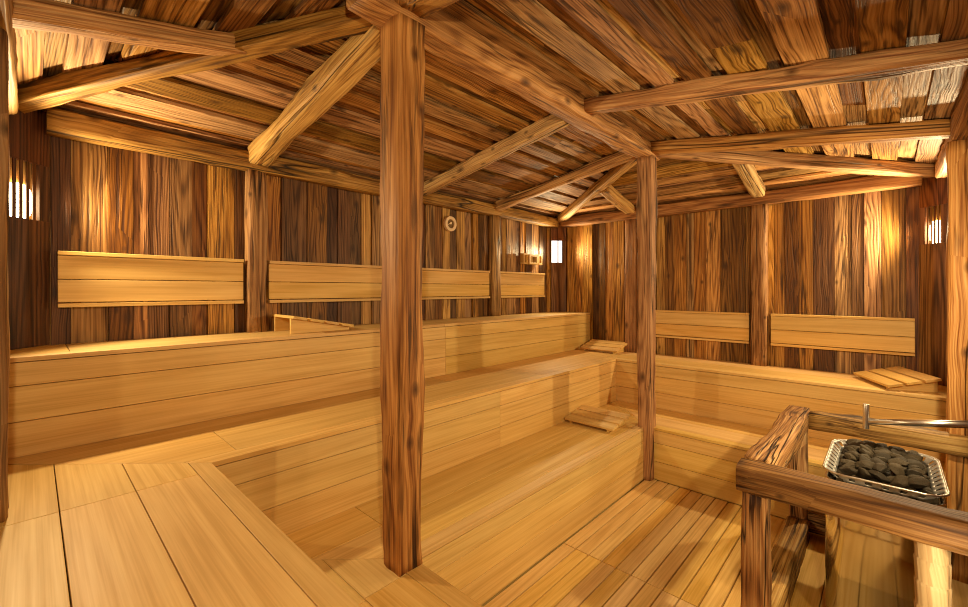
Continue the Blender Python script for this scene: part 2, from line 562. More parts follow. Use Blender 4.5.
# ------------------------------------------------------------------ benches
G = 0.0015                                  # half gap between boards
def riser_strips(z0):
    return [(z0, z0 + 0.148), (z0 + 0.148, z0 + 0.298), (z0 + 0.298, z0 + 0.398)]

def seat_x(mb, strips, z, sl, sr, joints):
    """strips run along x; ends: x = sl - y (mitre) or number via lambda; joints: {strip index: [x,...]}"""
    for i, (ya, yb) in enumerate(strips):
        ya_, yb_ = ya + G, yb - G
        if i == 0:
            ya_ = ya
        xs = [None] + list(joints.get(i, [])) + [None]
        for k in range(len(xs) - 1):
            xl = (lambda y: sl(y) + G) if xs[k] is None else (lambda y, q=xs[k]: q + G)
            xr = (lambda y: sr(y) - G) if xs[k + 1] is None else (lambda y, q=xs[k + 1]: q - G)
            mb.prism([(xl(ya_), ya_, z), (xr(ya_), ya_, z), (xr(yb_), yb_, z), (xl(yb_), yb_, z)], (0, 0, -0.02), (1, 0, 0))

def seat_y(mb, strips, z, y0, end, joints):
    for i, (xa, xb) in enumerate(strips):
        xa_, xb_ = xa + G, xb - G
        ys = [y0] + list(joints.get(i, [])) + [None]
        for k in range(len(ys) - 1):
            a = ys[k] + G
            e = (lambda x: end(x) - G) if ys[k + 1] is None else (lambda x, q=ys[k + 1]: q - G)
            mb.prism([(xa_, a, z), (xa_, e(xa_), z), (xb_, e(xb_), z), (xb_, a, z)], (0, 0, -0.02), (0, 1, 0))

def riser_x(y, z0, x0, x1, joint=None):
    mb = MB()
    for za, zb in riser_strips(z0):
        for xa, xb in (((x0, joint), (joint, x1)) if joint else ((x0, x1),)):
            mb.prism([(xa + G * .6, y, za + G), (xa + G * .6, y, zb - G), (xb - G * .6, y, zb - G), (xb - G * .6, y, za + G)], (0, 0.02, 0), (1, 0, 0))
    return mb

def riser_y(x, z0, y0, y1, sgn):
    mb = MB()
    for za, zb in riser_strips(z0):
        mb.prism([(x, y0, za + G), (x, y0, zb - G), (x, y1, zb - G), (x, y1, za + G)], (0.02 * sgn, 0, 0), (0, 1, 0))
    return mb

BG = 'stepped sauna benches'
def bench(name, loc, label, seat_mb, riser_mb):
    t = thing(name, loc, label, 'bench', BG)
    seat_mb.build('seat', M_BENCH, t, 0.0012)
    riser_mb.build('riser', M_BENCH, t, 0.0012)
    return t

# top tier, north wall
mb = MB()
seat_x(mb, [(YB3, 2.735), (2.735, YN - 0.005)], Z3, lambda y: XW, lambda y: XE, {1: [0.12], 0: [2.33]})
bench('sauna_bench', (2.3, 2.9, 0.84), 'topmost pale wooden bench tier, long and straight under the left wall backrests', mb, riser_x(YB3, Z2, XW, XE, 2.345))
# middle tier
SM2, DM2 = XL2 + YB2, XR2 - YB2
mb = MB()
seat_x(mb, [(YB2, 2.08), (2.08, 2.43), (2.43, YB3 + 0.01)], Z2, lambda y: max(SM2 - y, XW), lambda y: min(y + DM2, XE), {1: [0.617, 2.9], 2: [2.2]})
bench('sauna_bench', (2.3, 2.3, 0.42), 'middle pale wooden bench tier, one step below the topmost tier on the left', mb, riser_x(YB2, Z1, XL2, XR2, 2.285))
mb = MB()
seat_y(mb, [(XW, 0.06), (0.06, 0.25), (0.25, 0.436), (0.436, XL2)], Z2, YS, lambda x: SM2 - x, {0: [1.91], 1: [1.91], 2: [1.91]})
bench('sauna_bench', (0.18, 0.9, 0.42), 'near pale bench of wide boards filling the lower left foreground', mb, riser_y(XL2, Z1, YS, YB2 + 0.02, -1))
mb = MB()
seat_y(mb, [(XR2, 4.15), (4.15, 4.42), (4.42, XE)], Z2, YS, lambda x: x - DM2, {})
bench('sauna_bench', (4.4, 0.8, 0.42), 'upper pale bench along the right wall under its two backrests', mb, riser_y(XR2, Z1, YS, YB2 + 0.02, 1))
# low tier
SM1, DM1 = XL1 + YB1, XR1 - YB1
mb = MB()
seat_x(mb, [(YB1, 1.515), (1.515, 1.75), (1.75, YB2 + 0.01)], Z1, lambda y: SM1 - y, lambda y: y + DM1, {1: [1.148], 2: [1.148]})
bench('sauna_bench', (2.3, 1.7, 0.0), 'lowest pale bench tier between the two tall posts, beside the slatted floor', mb, riser_x(YB1, 0.0, XL1, XR1))
mb = MB()
seat_y(mb, [(XL2, 0.83), (0.83, 1.02), (1.02, XL1)], Z1, YS, lambda x: SM1 - x, {0: [1.37], 1: [1.383]})
bench('sauna_bench', (0.8, 0.6, 0.0), 'low pale bench step at the foot of the nearest post, bottom centre', mb, riser_y(XL1, 0.0, YS, YB1 + 0.02, -1))
mb = MB()
seat_y(mb, [(XR1, 3.56), (3.56, 3.80), (3.80, XR2 + 0.01)], Z1, YS, lambda x: x - DM1, {})
bench('sauna_bench', (3.77, 0.6, 0.0), 'low pale bench step along the right side behind the stove guard', mb, riser_y(XR1, 0.0, YS, YB1 + 0.02, 1))

# ------------------------------------------------------------------ duckboards
def duckboard(x0, x1, y0, y1, n, label):
    t = thing('duckboard', ((x0 + x1) / 2, (y0 + y1) / 2, -0.045), label, 'floor grate', 'slatted floor panels')
    p = (y1 - y0) / n
    for i in range(n):
        MB().box((x0, y0 + i * p + 0.004, -0.02), (x1, y0 + (i + 1) * p - 0.004, 0.0)).build('slat', M_FLOOR, t, 0.0015)
    for k in (0.08, 0.5, 0.92):
        xc = x0 + (x1 - x0) * k
        MB().box((xc - 0.02, y0 + 0.005, -0.045), (xc + 0.02, y1 - 0.005, -0.0205), (0, 1, 0)).build('crossbar', M_FLOOR, t)
duckboard(2.228, 3.475, 0.50, 1.435, 11, 'slatted floor panel running from the floor joint to the far right bench')
duckboard(1.105, 2.222, 0.50, 1.435, 11, 'slatted floor panel nearest the viewer, beside the low bench front')
duckboard(1.105, 2.04, -0.31, 0.49, 9, 'slatted floor panel in front of the stove guard')

# ------------------------------------------------------------------ timbers
def timber(name, label, p0, p1, w, h, group, cat='beam', mat=None, **kw):
    return tag(MB().timber(p0, p1, w, h, **kw).build(name, mat or M_BEAM), label, cat, group)

TP = 'tall free standing posts'
timber('support_post', 'nearest thick rough wooden post standing on the low bench, left of centre', (1.045, 1.447, Z1), (1.045, 1.447, 2.625), 0.118, 0.124, TP, 'post',
       up=(0, 1, 0), rough=0.006, seg=0.04, taper=1.13, chamfer=0.07, wob=0.3)
timber('support_post', 'far rough wooden post with its foot on the floor at the bench corner', (3.465, 1.435, 0.0), (3.465, 1.435, 2.625), 0.108, 0.108, TP, 'post',
       up=(0, 1, 0), rough=0.006, seg=0.04, taper=1.1, chamfer=0.08, wob=0.3)
WP = 'posts against the plank walls'
def wall_post(label, x, y, z0, w, d, along, mat=None):
    up = (0, 1, 0)
    timber('wall_post', label, (x, y, z0), (x, y, PLATE0), w if along == 'x' else d, d if along == 'x' else w, WP, 'post', up=up, rough=0.006, seg=0.06, chamfer=0.12, mat=mat)
wall_post('rough post on the left wall between the first and second backrests', 1.035, YN - 0.045, Z3, 0.115, 0.085, 'x')
wall_post('rough post on the left wall near the far corner, right of the round gauge', 3.43, YN - 0.045, Z3, 0.115, 0.085, 'x')
wall_post('rough post on the right wall between its two backrests', XE - 0.045, 0.865, Z2, 0.12, 0.085, 'y')
wall_post('rough post on the far wall mostly hidden behind the far tall post', XE - 0.045, 2.10, Z2, 0.12, 0.085, 'y')
wall_post('rough post at the far left edge standing on the near bench', XW + 0.045, 2.01, Z2, 0.13, 0.085, 'y')
wall_post('pale rough post at the right edge behind the stove', 3.43, YS + 0.04, 0.0, 0.12, 0.08, 'x', M_PALEBEAM)

PL = 'wall plates under the eaves'
zc, ph = (PLATE0 + PLATE1) / 2, PLATE1 - PLATE0
timber('wall_plate', 'horizontal beam along the top of the left plank wall', (XW + 0.19, YN - 0.05, zc), (XE - 0.10, YN - 0.05, zc), 0.09, ph, PL, rough=0.006, wob=0.0, seg=0.05)
timber('wall_plate', 'horizontal beam along the top of the far right plank wall', (XE - 0.05, YN - 0.10, zc), (XE - 0.05, YS + 0.13, zc), 0.09, ph, PL, rough=0.006, wob=0.0, seg=0.05)
timber('wall_plate', 'short bright beam end at the upper right edge above the corner lamp', (4.42, YS + 0.035, zc), (XW, YS + 0.035, zc), 0.07, ph, PL, rough=0.006, wob=0.0, seg=0.05)
timber('wall_plate', 'short bright beam end at the upper left edge beside the corner lamp', (XW + 0.05, 2.88, zc), (XW + 0.05, YS, zc), 0.09, ph, PL, rough=0.006, wob=0.0, seg=0.05)

def roof_z(x, y):
    return min(ZEAVE + (ZRIDGE - ZEAVE) * min((YN - y) / (YN - RY), (y - YS) / (RY - YS)),
               ZEAVE + (ZRIDGE - ZEAVE) * min((XE - x) / (XE - RX1), (x - XW) / (RX0 - XW)))
timber('ridge_beam', 'heavy ridge beam joining the tops of the two tall posts', (0.83, RY, 2.685), (3.60, RY, 2.685), 0.135, 0.125, 'roof beams', rough=0.009)
HP = 'hip rafters to the corners'
def rafter(name, label, a, b, w, h, group, drop=0.0, **kw):
    p, q = V((*a, roof_z(*a) - h / 2 - drop)), V((*b, roof_z(*b) - h / 2 - drop))
    timber(name, label, p, q, w, h, group, **kw)
def hip(label, c, r, w=0.09, h=0.085, mat=None):
    c, r = V(c), V(r)
    e = r + (c - r).normalized() * 0.05
    k = c - (c - r).normalized() * 0.06
    p = V((e.x, e.y, ZRIDGE - h / 2 - 0.012))
    q = V((k.x, k.y, ZEAVE - h / 2 + 0.004))
    timber('hip_rafter', label, p, q, w, h, HP, rough=0.008, mat=mat)
hip('sloping hip beam from the nearest post to the left corner lamp', (XW, YN), (RX0, RY), 0.085, 0.08)
hip('sloping hip beam from the far post to the far corner lamp', (XE, YN), (RX1, RY), 0.085, 0.085, M_PALEBEAM)
hip('long sloping hip beam from the far post to the right corner lamp', (XE, YS), (RX1, RY), 0.095, 0.095, M_PALEBEAM)
hip('sloping hip beam overhead running back towards the viewer', (XW, YS), (RX0, RY))
RG = 'rafters under the plank ceiling'
rafter('rafter', 'wide pale rafter sloping from the nearest post down to the left wall post', (1.035, RY + 0.06), (1.035, YN - 0.07), 0.125, 0.10, RG, drop=0.012, rough=0.008, mat=M_PALEBEAM)
rafter('rafter', 'rafter from the middle of the ridge down to the left wall', (2.42, RY + 0.06), (2.42, YN - 0.06), 0.09, 0.085, RG, drop=0.004, rough=0.009, mat=M_PALEBEAM)
rafter('rafter', 'rafter from the far post down to the left wall, right of the round gauge', (3.44, RY + 0.06), (3.44, YN - 0.06), 0.09, 0.085, RG, drop=0.004, rough=0.009, mat=M_PALEBEAM)
rafter('rafter', 'rafter from the nearest post sloping overhead to the right', (1.035, RY - 0.06), (1.035, YS + 0.06), 0.10, 0.085, RG, drop=0.004)
rafter('rafter', 'long pale rafter from mid ridge across the right ceiling', (2.42, RY - 0.06), (2.42, YS + 0.05), 0.10, 0.08, RG, drop=0.0, rough=0.009, mat=M_PALEBEAM)
rafter('rafter', 'rafter from the far post to the right edge, above the long hip beam', (3.46, RY - 0.06), (3.46, YS + 0.05), 0.095, 0.09, RG, drop=0.004, rough=0.010, mat=M_PALEBEAM)
def hipx(y, rx, wx):
    t = (y - RY) / (YN - RY) if y > RY else (RY - y) / (RY - YS)
    return rx + (wx - rx) * t
rafter('jack_rafter', 'short pale jack rafter slanting down above the right wall post', (hipx(0.865, RX1, XE) + 0.04, 0.865), (XE - 0.03, 0.865), 0.11, 0.085, RG, drop=0.006, mat=M_PALEBEAM)
rafter('jack_rafter', 'short jack rafter slanting down just left of the far tall post', (hipx(2.1, RX1, XE) + 0.04, 2.1), (XE - 0.03, 2.1), 0.11, 0.085, RG, drop=0.006, mat=M_PALEBEAM)
rafter('jack_rafter', 'pale jack rafter crossing the upper left corner of the ceiling', (hipx(2.06, RX0, XW) + 0.015, 2.06), (XW + 0.02, 2.06), 0.085, 0.075, RG, drop=0.003, rough=0.008, mat=M_PALEBEAM)
rafter('jack_rafter', 'jack rafter over the near left bench beyond the top of the view', (hipx(0.85, RX0, XW) - 0.03, 0.85), (XW + 0.02, 0.85), 0.10, 0.085, RG, drop=0.006)

# ------------------------------------------------------------------ backrests
def backrest(label, a, b, z0, axis):
    """a..b along the wall; axis 'x' on the north wall, 'y' on the east wall"""
    if axis == 'x':
        f = lambda s, d, z: V((s, YN - d, z))
        L = (1, 0, 0)
        dv = V((0, 1, 0))
        loc = ((a + b) / 2, YN - 0.05, z0)
    else:
        f = lambda s, d, z: V((XE - d, s, z))
        L = (0, 1, 0)
        dv = V((1, 0, 0))
        loc = (XE - 0.05, (a + b) / 2, z0)
    t = thing('backrest', loc, label, 'backrest', 'wall backrests')
    def piece(name, za, zb, d, th):
        MB().prism([f(a, d, za), f(a, d, zb), f(b, d, zb), f(b, d, za)], dv * th, L).build(name, M_BENCH, t, 0.002)
    piece('bottom_ledge', z0, z0 + 0.020, 0.062, 0.045)
    piece('board', z0 + 0.026, z0 + 0.143, 0.050, 0.022)
    piece('board', z0 + 0.147, z0 + 0.267, 0.050, 0.022)
    piece('top_ledge', z0 + 0.270, z0 + 0.290, 0.062, 0.045)
    for s in (a + 0.12, b - 0.12):
        w = 0.03
        MB().prism([f(s - w, 0.027, z0 + 0.022), f(s - w, 0.027, z0 + 0.268), f(s + w, 0.027, z0 + 0.268), f(s + w, 0.027, z0 + 0.022)], dv * 0.024, (0, 0, 1)).build('mounting_batten', M_BENCH, t)
backrest('wide pale two board backrest at the left end beside the corner lamp', 0.09, 0.955, 1.453, 'x')
backrest('long pale backrest on the left wall passing behind the nearest post', 1.115, 3.345, 1.453, 'x')
backrest('short pale backrest on the left wall nearest the far corner', 3.51, 4.35, 1.453, 'x')
backrest('pale backrest on the right wall just right of the far tall post', 0.95, 2.02, 1.033, 'y')
backrest('pale backrest on the right wall nearest the right corner lamp', -0.155, 0.775, 1.033, 'y')

# ------------------------------------------------------------------ corner lamps
def lamp_light(parent, pos, k, aim, r=0.03):
    l = bpy.data.lights.new('lamp_glow', 'SPOT')
    l.energy = LAMP_WATTS * k
    l.color = LAMP_COL
    l.shadow_soft_size = r
    l.spot_size = math.radians(166)
    l.spot_blend = 0.5
    o = bpy.data.objects.new('lamp_glow', l)
    COL.objects.link(o)
    o.parent = parent
    o.location = V(pos) - parent_world(parent)
    o.rotation_euler = V(aim).to_track_quat('-Z', 'Y').to_euler()
    return o
def corner_lamp(label, corner, ix, iy, leg, z0, slot_w, style, shift=0.0, mat=None, power=1.0):
    """board across a corner; ix, iy = signs pointing into the room"""
    c = V((*corner, 0))
    A = c + V((ix * leg, 0, 0))
    B = c + V((0, iy * leg, 0))
    mid = (A + B) / 2
    d = (B - A).normalized()
    inn = V((ix, iy, 0)).normalized()
    half = (B - A).length / 2 - 0.004
    t = thing('corner_lamp', (mid.x, mid.y, z0), label, 'lamp', 'slotted corner lamps')
    zt = ZEAVE - 0.02
    s0, s1 = EYE + 0.345, EYE + 0.625       # slot height
    def slab(name, u0, u1, za, zb, th=0.022, off=0.0, mat=mat or M_LAMP, ax=(0, 0, 1), bev=0.0015):
        p = [mid + d * u0 + inn * off + V((0, 0, za)), mid + d * u0 + inn * off + V((0, 0, zb)), mid + d * u1 + inn * off + V((0, 0, zb)), mid + d * u1 + inn * off + V((0, 0, za))]
        return MB().prism(p, -inn * th, ax).build(name, mat, t, bev)
    u0, u1 = shift - slot_w / 2, shift + slot_w / 2
    slab('lower_board', -half, half, z0 + 0.001, s0)
    slab('upper_board', -half, half, s1, zt)
    slab('side_strip', -half, u0, s0, s1)
    slab('side_strip', u1, half, s0, s1)
    if style == 'slits':
        n = 5
        open_w = slot_w / (n + (n - 1) * 0.85)
        bar = open_w * 0.85
        for k in range(n - 1):
            x = u0 + open_w * (k + 1) + bar * k
            slab('slat', x, x + bar, s0, s1, 0.006, -0.001, bev=0.0008)
        # pale reflector behind the slits and the bulb in front of it
        slab('reflector', u0 - 0.01, u1 + 0.01, s0 - 0.01, s1 + 0.01, 0.004, -0.050, M_PALEBEAM, bev=0)
        # domed frosted bulb behind the slits
        bp = mid + d * shift - inn * 0.030 + V((0, 0, s0 + 0.085))
        mb = MB()
        a_, b_, c_ = slot_w * 0.47, 0.016, 0.088
        rings = []
        for q in range(9):
            th = math.pi * (0.03 + 0.94 * q / 8)
            rings.append([mb.bm.verts.new(bp + d * (a_ * math.sin(th) ** 0.6 * math.cos(p * math.pi / 10)) + inn * (b_ * math.sin(th) ** 0.6 * math.sin(p * math.pi / 10)) - V((0, 0, c_ * math.cos(th)))) for p in range(20)])
        for q in range(8):
            for p in range(20):
                f = mb.bm.faces.new((rings[q][p], rings[q][(p + 1) % 20], rings[q + 1][(p + 1) % 20], rings[q + 1][p]))
                f.smooth = True
        mb.bm.faces.new(rings[0][::-1])
        mb.bm.faces.new(rings[-1])
        mb.build('bulb', M_BULB, t)
        lamp_light(t, bp + inn * 0.046, power, inn)
    else:
        lamp_light(t, mid + inn * 0.05 + V((0, 0, (s0 + s1) / 2)), 0.5, inn)
        slab('divider', shift + 0.010, shift + 0.021, s0, s1, 0.016, 0.004)
        slab('glass_pane', u0, shift + 0.012, s0, s1, 0.005, -0.006, M_GLASS, bev=0)
        slab('glass_pane', shift + 0.019, u1, s0, s1, 0.005, -0.006, M_GLASS, bev=0)
    return t
corner_lamp('slotted lamp in a corner board darkened for shade at the far left', (XW, YN), 1, -1, 0.205, Z3, 0.14, 'slits', -0.02, M_LAMPSHADED)
corner_lamp('slotted lamp in the right corner board behind the stone stove', (XE, YS), -1, 1, 0.145, Z2, 0.11, 'slits', power=1.3)
corner_lamp('small two pane lamp glowing white in the far corner', (XE, YN), -1, -1, 0.14, Z3, 0.135, 'panes', -0.022)
corner_lamp('slotted lamp in the corner behind the viewer', (XW, YS), 1, 1, 0.145, Z2, 0.11, 'slits', power=0.95)

# wall lamps by the stove: low inferred from its glow, high added as fill
def unseen_wall_lamp(label, x, z0, h, power, aim=(0, 1, 0)):
    t = thing('unseen_wall_lamp', (x, YS + 0.03, z0), label, 'lamp')
    def wbox(name, x0, x1, y0, y1, za, zb, mat):
        return MB().box((x + x0, YS + y0, za), (x + x1, YS + y1, zb), (0, 0, 1)).build(name, mat, t, 0.001)
    wbox('back_plate', -0.06, 0.06, 0.002, 0.012, z0, z0 + h, M_LAMP)
    wbox('cap', -0.06, 0.06, 0.0125, 0.075, z0 + h - 0.02, z0 + h, M_LAMP)
    wbox('cap', -0.06, 0.06, 0.0125, 0.075, z0, z0 + 0.02, M_LAMP)
    for k in range(4):
        wbox('slat', -0.055 + k * 0.034, -0.047 + k * 0.034, 0.064, 0.072, z0 + 0.0205, z0 + h - 0.0205, M_LAMP)
    bp = V((x, YS + 0.040, z0 + h / 2))
    MB().tube([bp + V((0, 0, q)) for q in (-0.11, -0.10, -0.05, 0.0, 0.05, 0.10, 0.11)], [0.003, 0.009, 0.012, 0.012, 0.012, 0.009, 0.003], 14).build('bulb', M_LOWBULB, t)
    lamp_light(t, bp + V((0, 0.05, 0)), power, aim)
unseen_wall_lamp('low slotted wall lamp beside the stove, just beyond the right edge', 1.82, 0.40, 0.34, 0.11, (0.5, 1, 0))
unseen_wall_lamp('added high slotted fill lamp above the stove, just beyond the right edge', 2.36, 1.40, 0.34, 0.85, (0.6, 1.0, -0.1))

# ------------------------------------------------------------------ slatted headrests
def headrest(label, origin, ang, n, length, pitch, rise):
    """slats along local y, climbing towards local +x"""
    t = thing('headrest', origin, label, 'headrest', 'slatted wooden headrests')
    t.rotation_euler = (0, 0, ang)
    o = V(origin)
    run = n * pitch
    tilt = math.atan2(rise, run)
    ca, sa = math.cos(tilt), math.sin(tilt)
    for k in range(n):
        x0, x1 = k * pitch - run / 2, (k + 1) * pitch - 0.020 - run / 2
        def P(x, y, h):
            s = x + run / 2
            return o + V((s * ca - h * sa - run / 2, y, 0.020 + s * sa + h * ca))
        MB().prism([P(x0, -length / 2, 0.018), P(x1, -length / 2, 0.018), P(x1, length / 2, 0.018), P(x0, length / 2, 0.018)], P(0, 0, 0) - P(0, 0, 0.018), (0, 1, 0)).build('slat', M_BENCH, t, 0.002)
    for y in (-length / 2 + 0.05, length / 2 - 0.05):
        x0, x1 = -run / 2 + 0.012, run / 2 - 0.03
        z = lambda x: 0.0195 + (x + run / 2) * math.tan(tilt)
        MB().prism([o + V((x0, y - 0.01, 0.001)), o + V((x1, y - 0.01, 0.001)), o + V((x1, y - 0.01, z(x1))), o + V((x0, y - 0.01, z(x0)))], (0, 0.02, 0), (1, 0, 0)).build('wedge_side', M_BENCH, t, 0.001)
    return t
headrest('slatted headrest at the left on the topmost bench, seen from its side', (1.33, 2.91, Z3), math.pi, 4, 0.36, 0.112, 0.085)
headrest('slatted headrest on the middle bench in the far corner', (4.52, 2.36, Z2), 0, 3, 0.46, 0.105, 0.075)
headrest('slatted headrest on the lowest bench left of the far tall post', (3.27, 1.77, Z1), 0, 3, 0.44, 0.11, 0.055)
headrest('slatted headrest on the right bench in front of the right corner lamp', (4.385, -0.05, Z2), math.radians(-66), 3, 0.50, 0.105, 0.075)

# ------------------------------------------------------------------ round gauge and small vent on the left wall
g = thing('wall_gauge', (2.81, YN, EYE + 0.643), 'small round gauge with a pale rim hanging high on the left wall', 'gauge')
def disc_y(x, z, y0, y1, r0, r1, n=32):
    """ring or disc whose axis is y"""
    mb = MB()
    bm = mb.bm
    loops = []
    for (r, y) in ((r0, y0), (r1, y0), (r1, y1), (r0, y1)):
        loops.append([bm.verts.new((x + r * math.cos(2 * math.pi * k / n), y, z + r * math.sin(2 * math.pi * k / n))) for k in range(n)])
    for i in range(4):
        for k in range(n):
            j = (k + 1) % n
            f = bm.faces.new((loops[i][k], loops[i][j], loops[(i + 1) % 4][j], loops[(i + 1) % 4][k]))
            f.smooth = False
            for lp in f.loops:
                lp[mb.uv].uv = (lp.vert.co.x, lp.vert.co.z)
    return mb
gx, gz = 2.81, EYE + 0.643
disc_y(gx, gz, YN - 0.036, YN - 0.002, 0.044, 0.074).build('rim', M_RIMWOOD, g, 0.004)
disc_y(gx, gz, YN - 0.020, YN - 0.004, 0.0005, 0.0465).build('dial', M_BRASS, g)
MB().prism([(gx - 0.030, YN - 0.021, gz - 0.014), (gx - 0.027, YN - 0.021, gz - 0.006), (gx + 0.02, YN - 0.021, gz + 0.022), (gx + 0.024, YN - 0.021, gz + 0.012)], (0, -0.003, 0)).build('pointer', M_PALE, g)
disc_y(gx + 0.006, gz + 0.006, YN - 0.027, YN - 0.020, 0.0005, 0.011, 16).build('hub', M_PALE, g)

vt = thing('vent_slide', (4.11, YN, EYE + 0.30), 'small pale wooden wall fixture of three frames near the far corner lamp', 'vent')
def frame(x0, x1, z0, z1, w, th, name, closed=True):
    mb = MB()
    yf = YN - 0.004 - th
    mb.box((x0, yf, z1 - w), (x1, YN - 0.004, z1))
    mb.box((x0, yf, z0), (x1, YN - 0.004, z0 + w))
    mb.box((x0, yf, z0 + w), (x0 + w, YN - 0.004, z1 - w), (0, 0, 1))
    mb.box((x1 - w, yf, z0 + w), (x1, YN - 0.004, z1 - w), (0, 0, 1))
    return mb.build(name, M_BENCH, vt, 0.001)
zv = EYE + 0.30
frame(3.93, 4.005, zv, zv + 0.125, 0.018, 0.05, 'end_frame')
frame(4.03, 4.195, zv, zv + 0.115, 0.022, 0.06, 'centre_frame')
frame(4.22, 4.30, zv, zv + 0.125, 0.018, 0.05, 'end_frame')
MB().box((4.052, YN - 0.03, zv + 0.022), (4.135, YN - 0.012, zv + 0.093)).build('slider', M_BENCH, vt, 0.001)

# ------------------------------------------------------------------ stove guard
ZG = 0.78
sg = thing('stove_guard', (2.75, 0.1, 0.0), 'rough timber guard rail frame around the stone filled stove', 'railing')
def gpart(name, p0, p1, w, h, mat=None, **kw):
    MB().timber(p0, p1, w, h, **kw).build(name, mat or M_GUARD, sg)
gr = 0.115
gx0, gx1, gy0 = 2.165, 3.37, 0.415
gpart('rail', (gx0, gy0 + 0.065, ZG - gr / 2), (gx0, YS + 0.01, ZG - gr / 2), 0.115, gr, rough=0.007, chamfer=0.22, seg=0.05, mat=M_GUARDDARK)
gpart('rail', (gx0 + 0.055, gy0, ZG - gr / 2 + 0.003), (gx1 + 0.05, gy0, ZG - gr / 2 + 0.003), 0.125, gr, rough=0.008, chamfer=0.2, seg=0.05)
gpart('rail', (gx1, gy0 - 0.06, ZG - gr / 2), (gx1, YS + 0.005, ZG - gr / 2), 0.10, 0.105, rough=0.012, chamfer=0.2, seg=0.05)
gpart('leg', (gx0, gy0, 0.001), (gx0, gy0, ZG - gr + 0.002), 0.10, 0.10, up=(0, 1, 0), rough=0.006, seg=0.05)
gpart('leg', (gx1, gy0, 0.001), (gx1, gy0, ZG - gr + 0.002), 0.095, 0.095, up=(0, 1, 0), rough=0.007, seg=0.05)
gpart('lower_rail', (gx0 + 0.052, gy0 - 0.005, 0.052), (gx1 - 0.05, gy0 - 0.005, 0.052), 0.11, 0.10, rough=0.009, seg=0.05)
gpart('lower_rail', (gx1, gy0 - 0.055, 0.085), (gx1, YS + 0.085, 0.085), 0.08, 0.10, rough=0.007, seg=0.05)
# carved log leg
mb = MB()
lx, ly = 2.185, -0.115
zs, rs = [], []
zz = 0.001
while zz < ZG - gr:
    zs.append(zz)
    ph_ = (zz % 0.085) / 0.085
    rs.append(0.0445 + 0.0032 * ph_)
    zz += 0.0062
mb.tube([(lx + 0.002 * math.sin(q * 9), ly + 0.002 * math.cos(q * 7), q) for q in zs], rs, 24)
lo_ = mb.build('carved_leg', M_LOG, sg)
lo_['label'] = 'pale round log leg with notched carving'

# ------------------------------------------------------------------ stove
SX0, SX1, SY0, SY1, SZ = 2.46, 3.04, -0.175, 0.21, 0.725
SB = 0.095
st = thing('sauna_stove', ((SX0 + SX1) / 2, (SY0 + SY1) / 2, 0.0), 'polished steel sauna stove with an open basket of stones inside the timber guard', 'stove')
def rrect(x0, x1, y0, y1, r, n=8):
    out = []
    for (cx, cy, a0) in ((x1 - r, y1 - r, 0), (x0 + r, y1 - r, 90), (x0 + r, y0 + r, 180), (x1 - r, y0 + r, 270)):
        for k in range(n + 1):
            a = math.radians(a0 + 90 * k / n)
            out.append((cx + r * math.cos(a), cy + r * math.sin(a)))
    return out
def shell(loops, mat, name, parent, cap0=False, cap1=False):
    mb = MB()
    bm = mb.bm
    vs = [[bm.verts.new((x, y, z)) for (x, y) in lp] for (lp, z) in loops]
    n = len(vs[0])
    for i in range(len(vs) - 1):
        for k in range(n):
            j = (k + 1) % n
            f = bm.faces.new((vs[i][k], vs[i][j], vs[i + 1][j], vs[i + 1][k]))
            f.smooth = True
    if cap0:
        bm.faces.new(vs[0][::-1])
    if cap1:
        bm.faces.new(vs[-1])
    return mb.build(name, mat, parent)
RR = 0.075
body = rrect(SX0, SX1, SY0, SY1, RR)
inner = rrect(SX0 + 0.012, SX1 - 0.012, SY0 + 0.012, SY1 - 0.012, RR - 0.012)
shell([(body, SB), (body, SZ - 0.055), (body, SZ - 0.04), (inner, SZ - 0.04), (inner, SZ - 0.16)], M_STEEL, 'body', st, cap0=True, cap1=True)
# flared rim with slots
def rim():
    top = rrect(SX0 - 0.004, SX1 + 0.004, SY0 - 0.006, SY1 + 0.006, RR + 0.004, 6)
    bot = rrect(SX0 + 0.016, SX1 - 0.016, SY0 + 0.036, SY1 - 0.036, RR - 0.02, 6)
    def resample(lp, n):
        pts = [V((*p, 0)) for p in lp] + [V((*lp[0], 0))]
        seg = [(pts[i + 1] - pts[i]).length for i in range(len(pts) - 1)]
        tot = sum(seg)
        out = []
        i, acc = 0, 0.0
        for k in range(n):
            d = tot * k / n
            while acc + seg[i] < d:
                acc += seg[i]
                i += 1
            out.append(pts[i].lerp(pts[i + 1], (d - acc) / max(seg[i], 1e-9)))
        return out
    n = 160
    # start both loops on the same ray so that the quads run straight across
    T, B = resample(top, n), resample(bot, n)
    mb = MB()
    bm = mb.bm
    lev = [0.0, 0.28, 0.74, 1.0]
    zt, zb = SZ, SZ - 0.034
    grid = [[bm.verts.new((T[k].x + (B[k].x - T[k].x) * l, T[k].y + (B[k].y - T[k].y) * l, zt + (zb - zt) * l)) for k in range(n)] for l in lev]
    for i in range(len(lev) - 1):
        for k in range(n):
            if i == 1 and k % 5 in (0, 1):
                continue
            j = (k + 1) % n
            f = bm.faces.new((grid[i][k], grid[i][j], grid[i + 1][j], grid[i + 1][k]))
            f.smooth = True
    o = mb.build('slotted_rim', M_BASKET, st)
    s = o.modifiers.new('solid', 'SOLIDIFY')
    s.thickness = 0.003
    return o
rim()
MB().tube([(x, y, SZ) for (x, y) in rrect(SX0 - 0.004, SX1 + 0.004, SY0 - 0.006, SY1 + 0.006, RR + 0.004, 6)] + [(SX1 + 0.004, SY1 - RR + 0.002, SZ)], 0.004, 8).build('rim_edge', M_RIM, st)
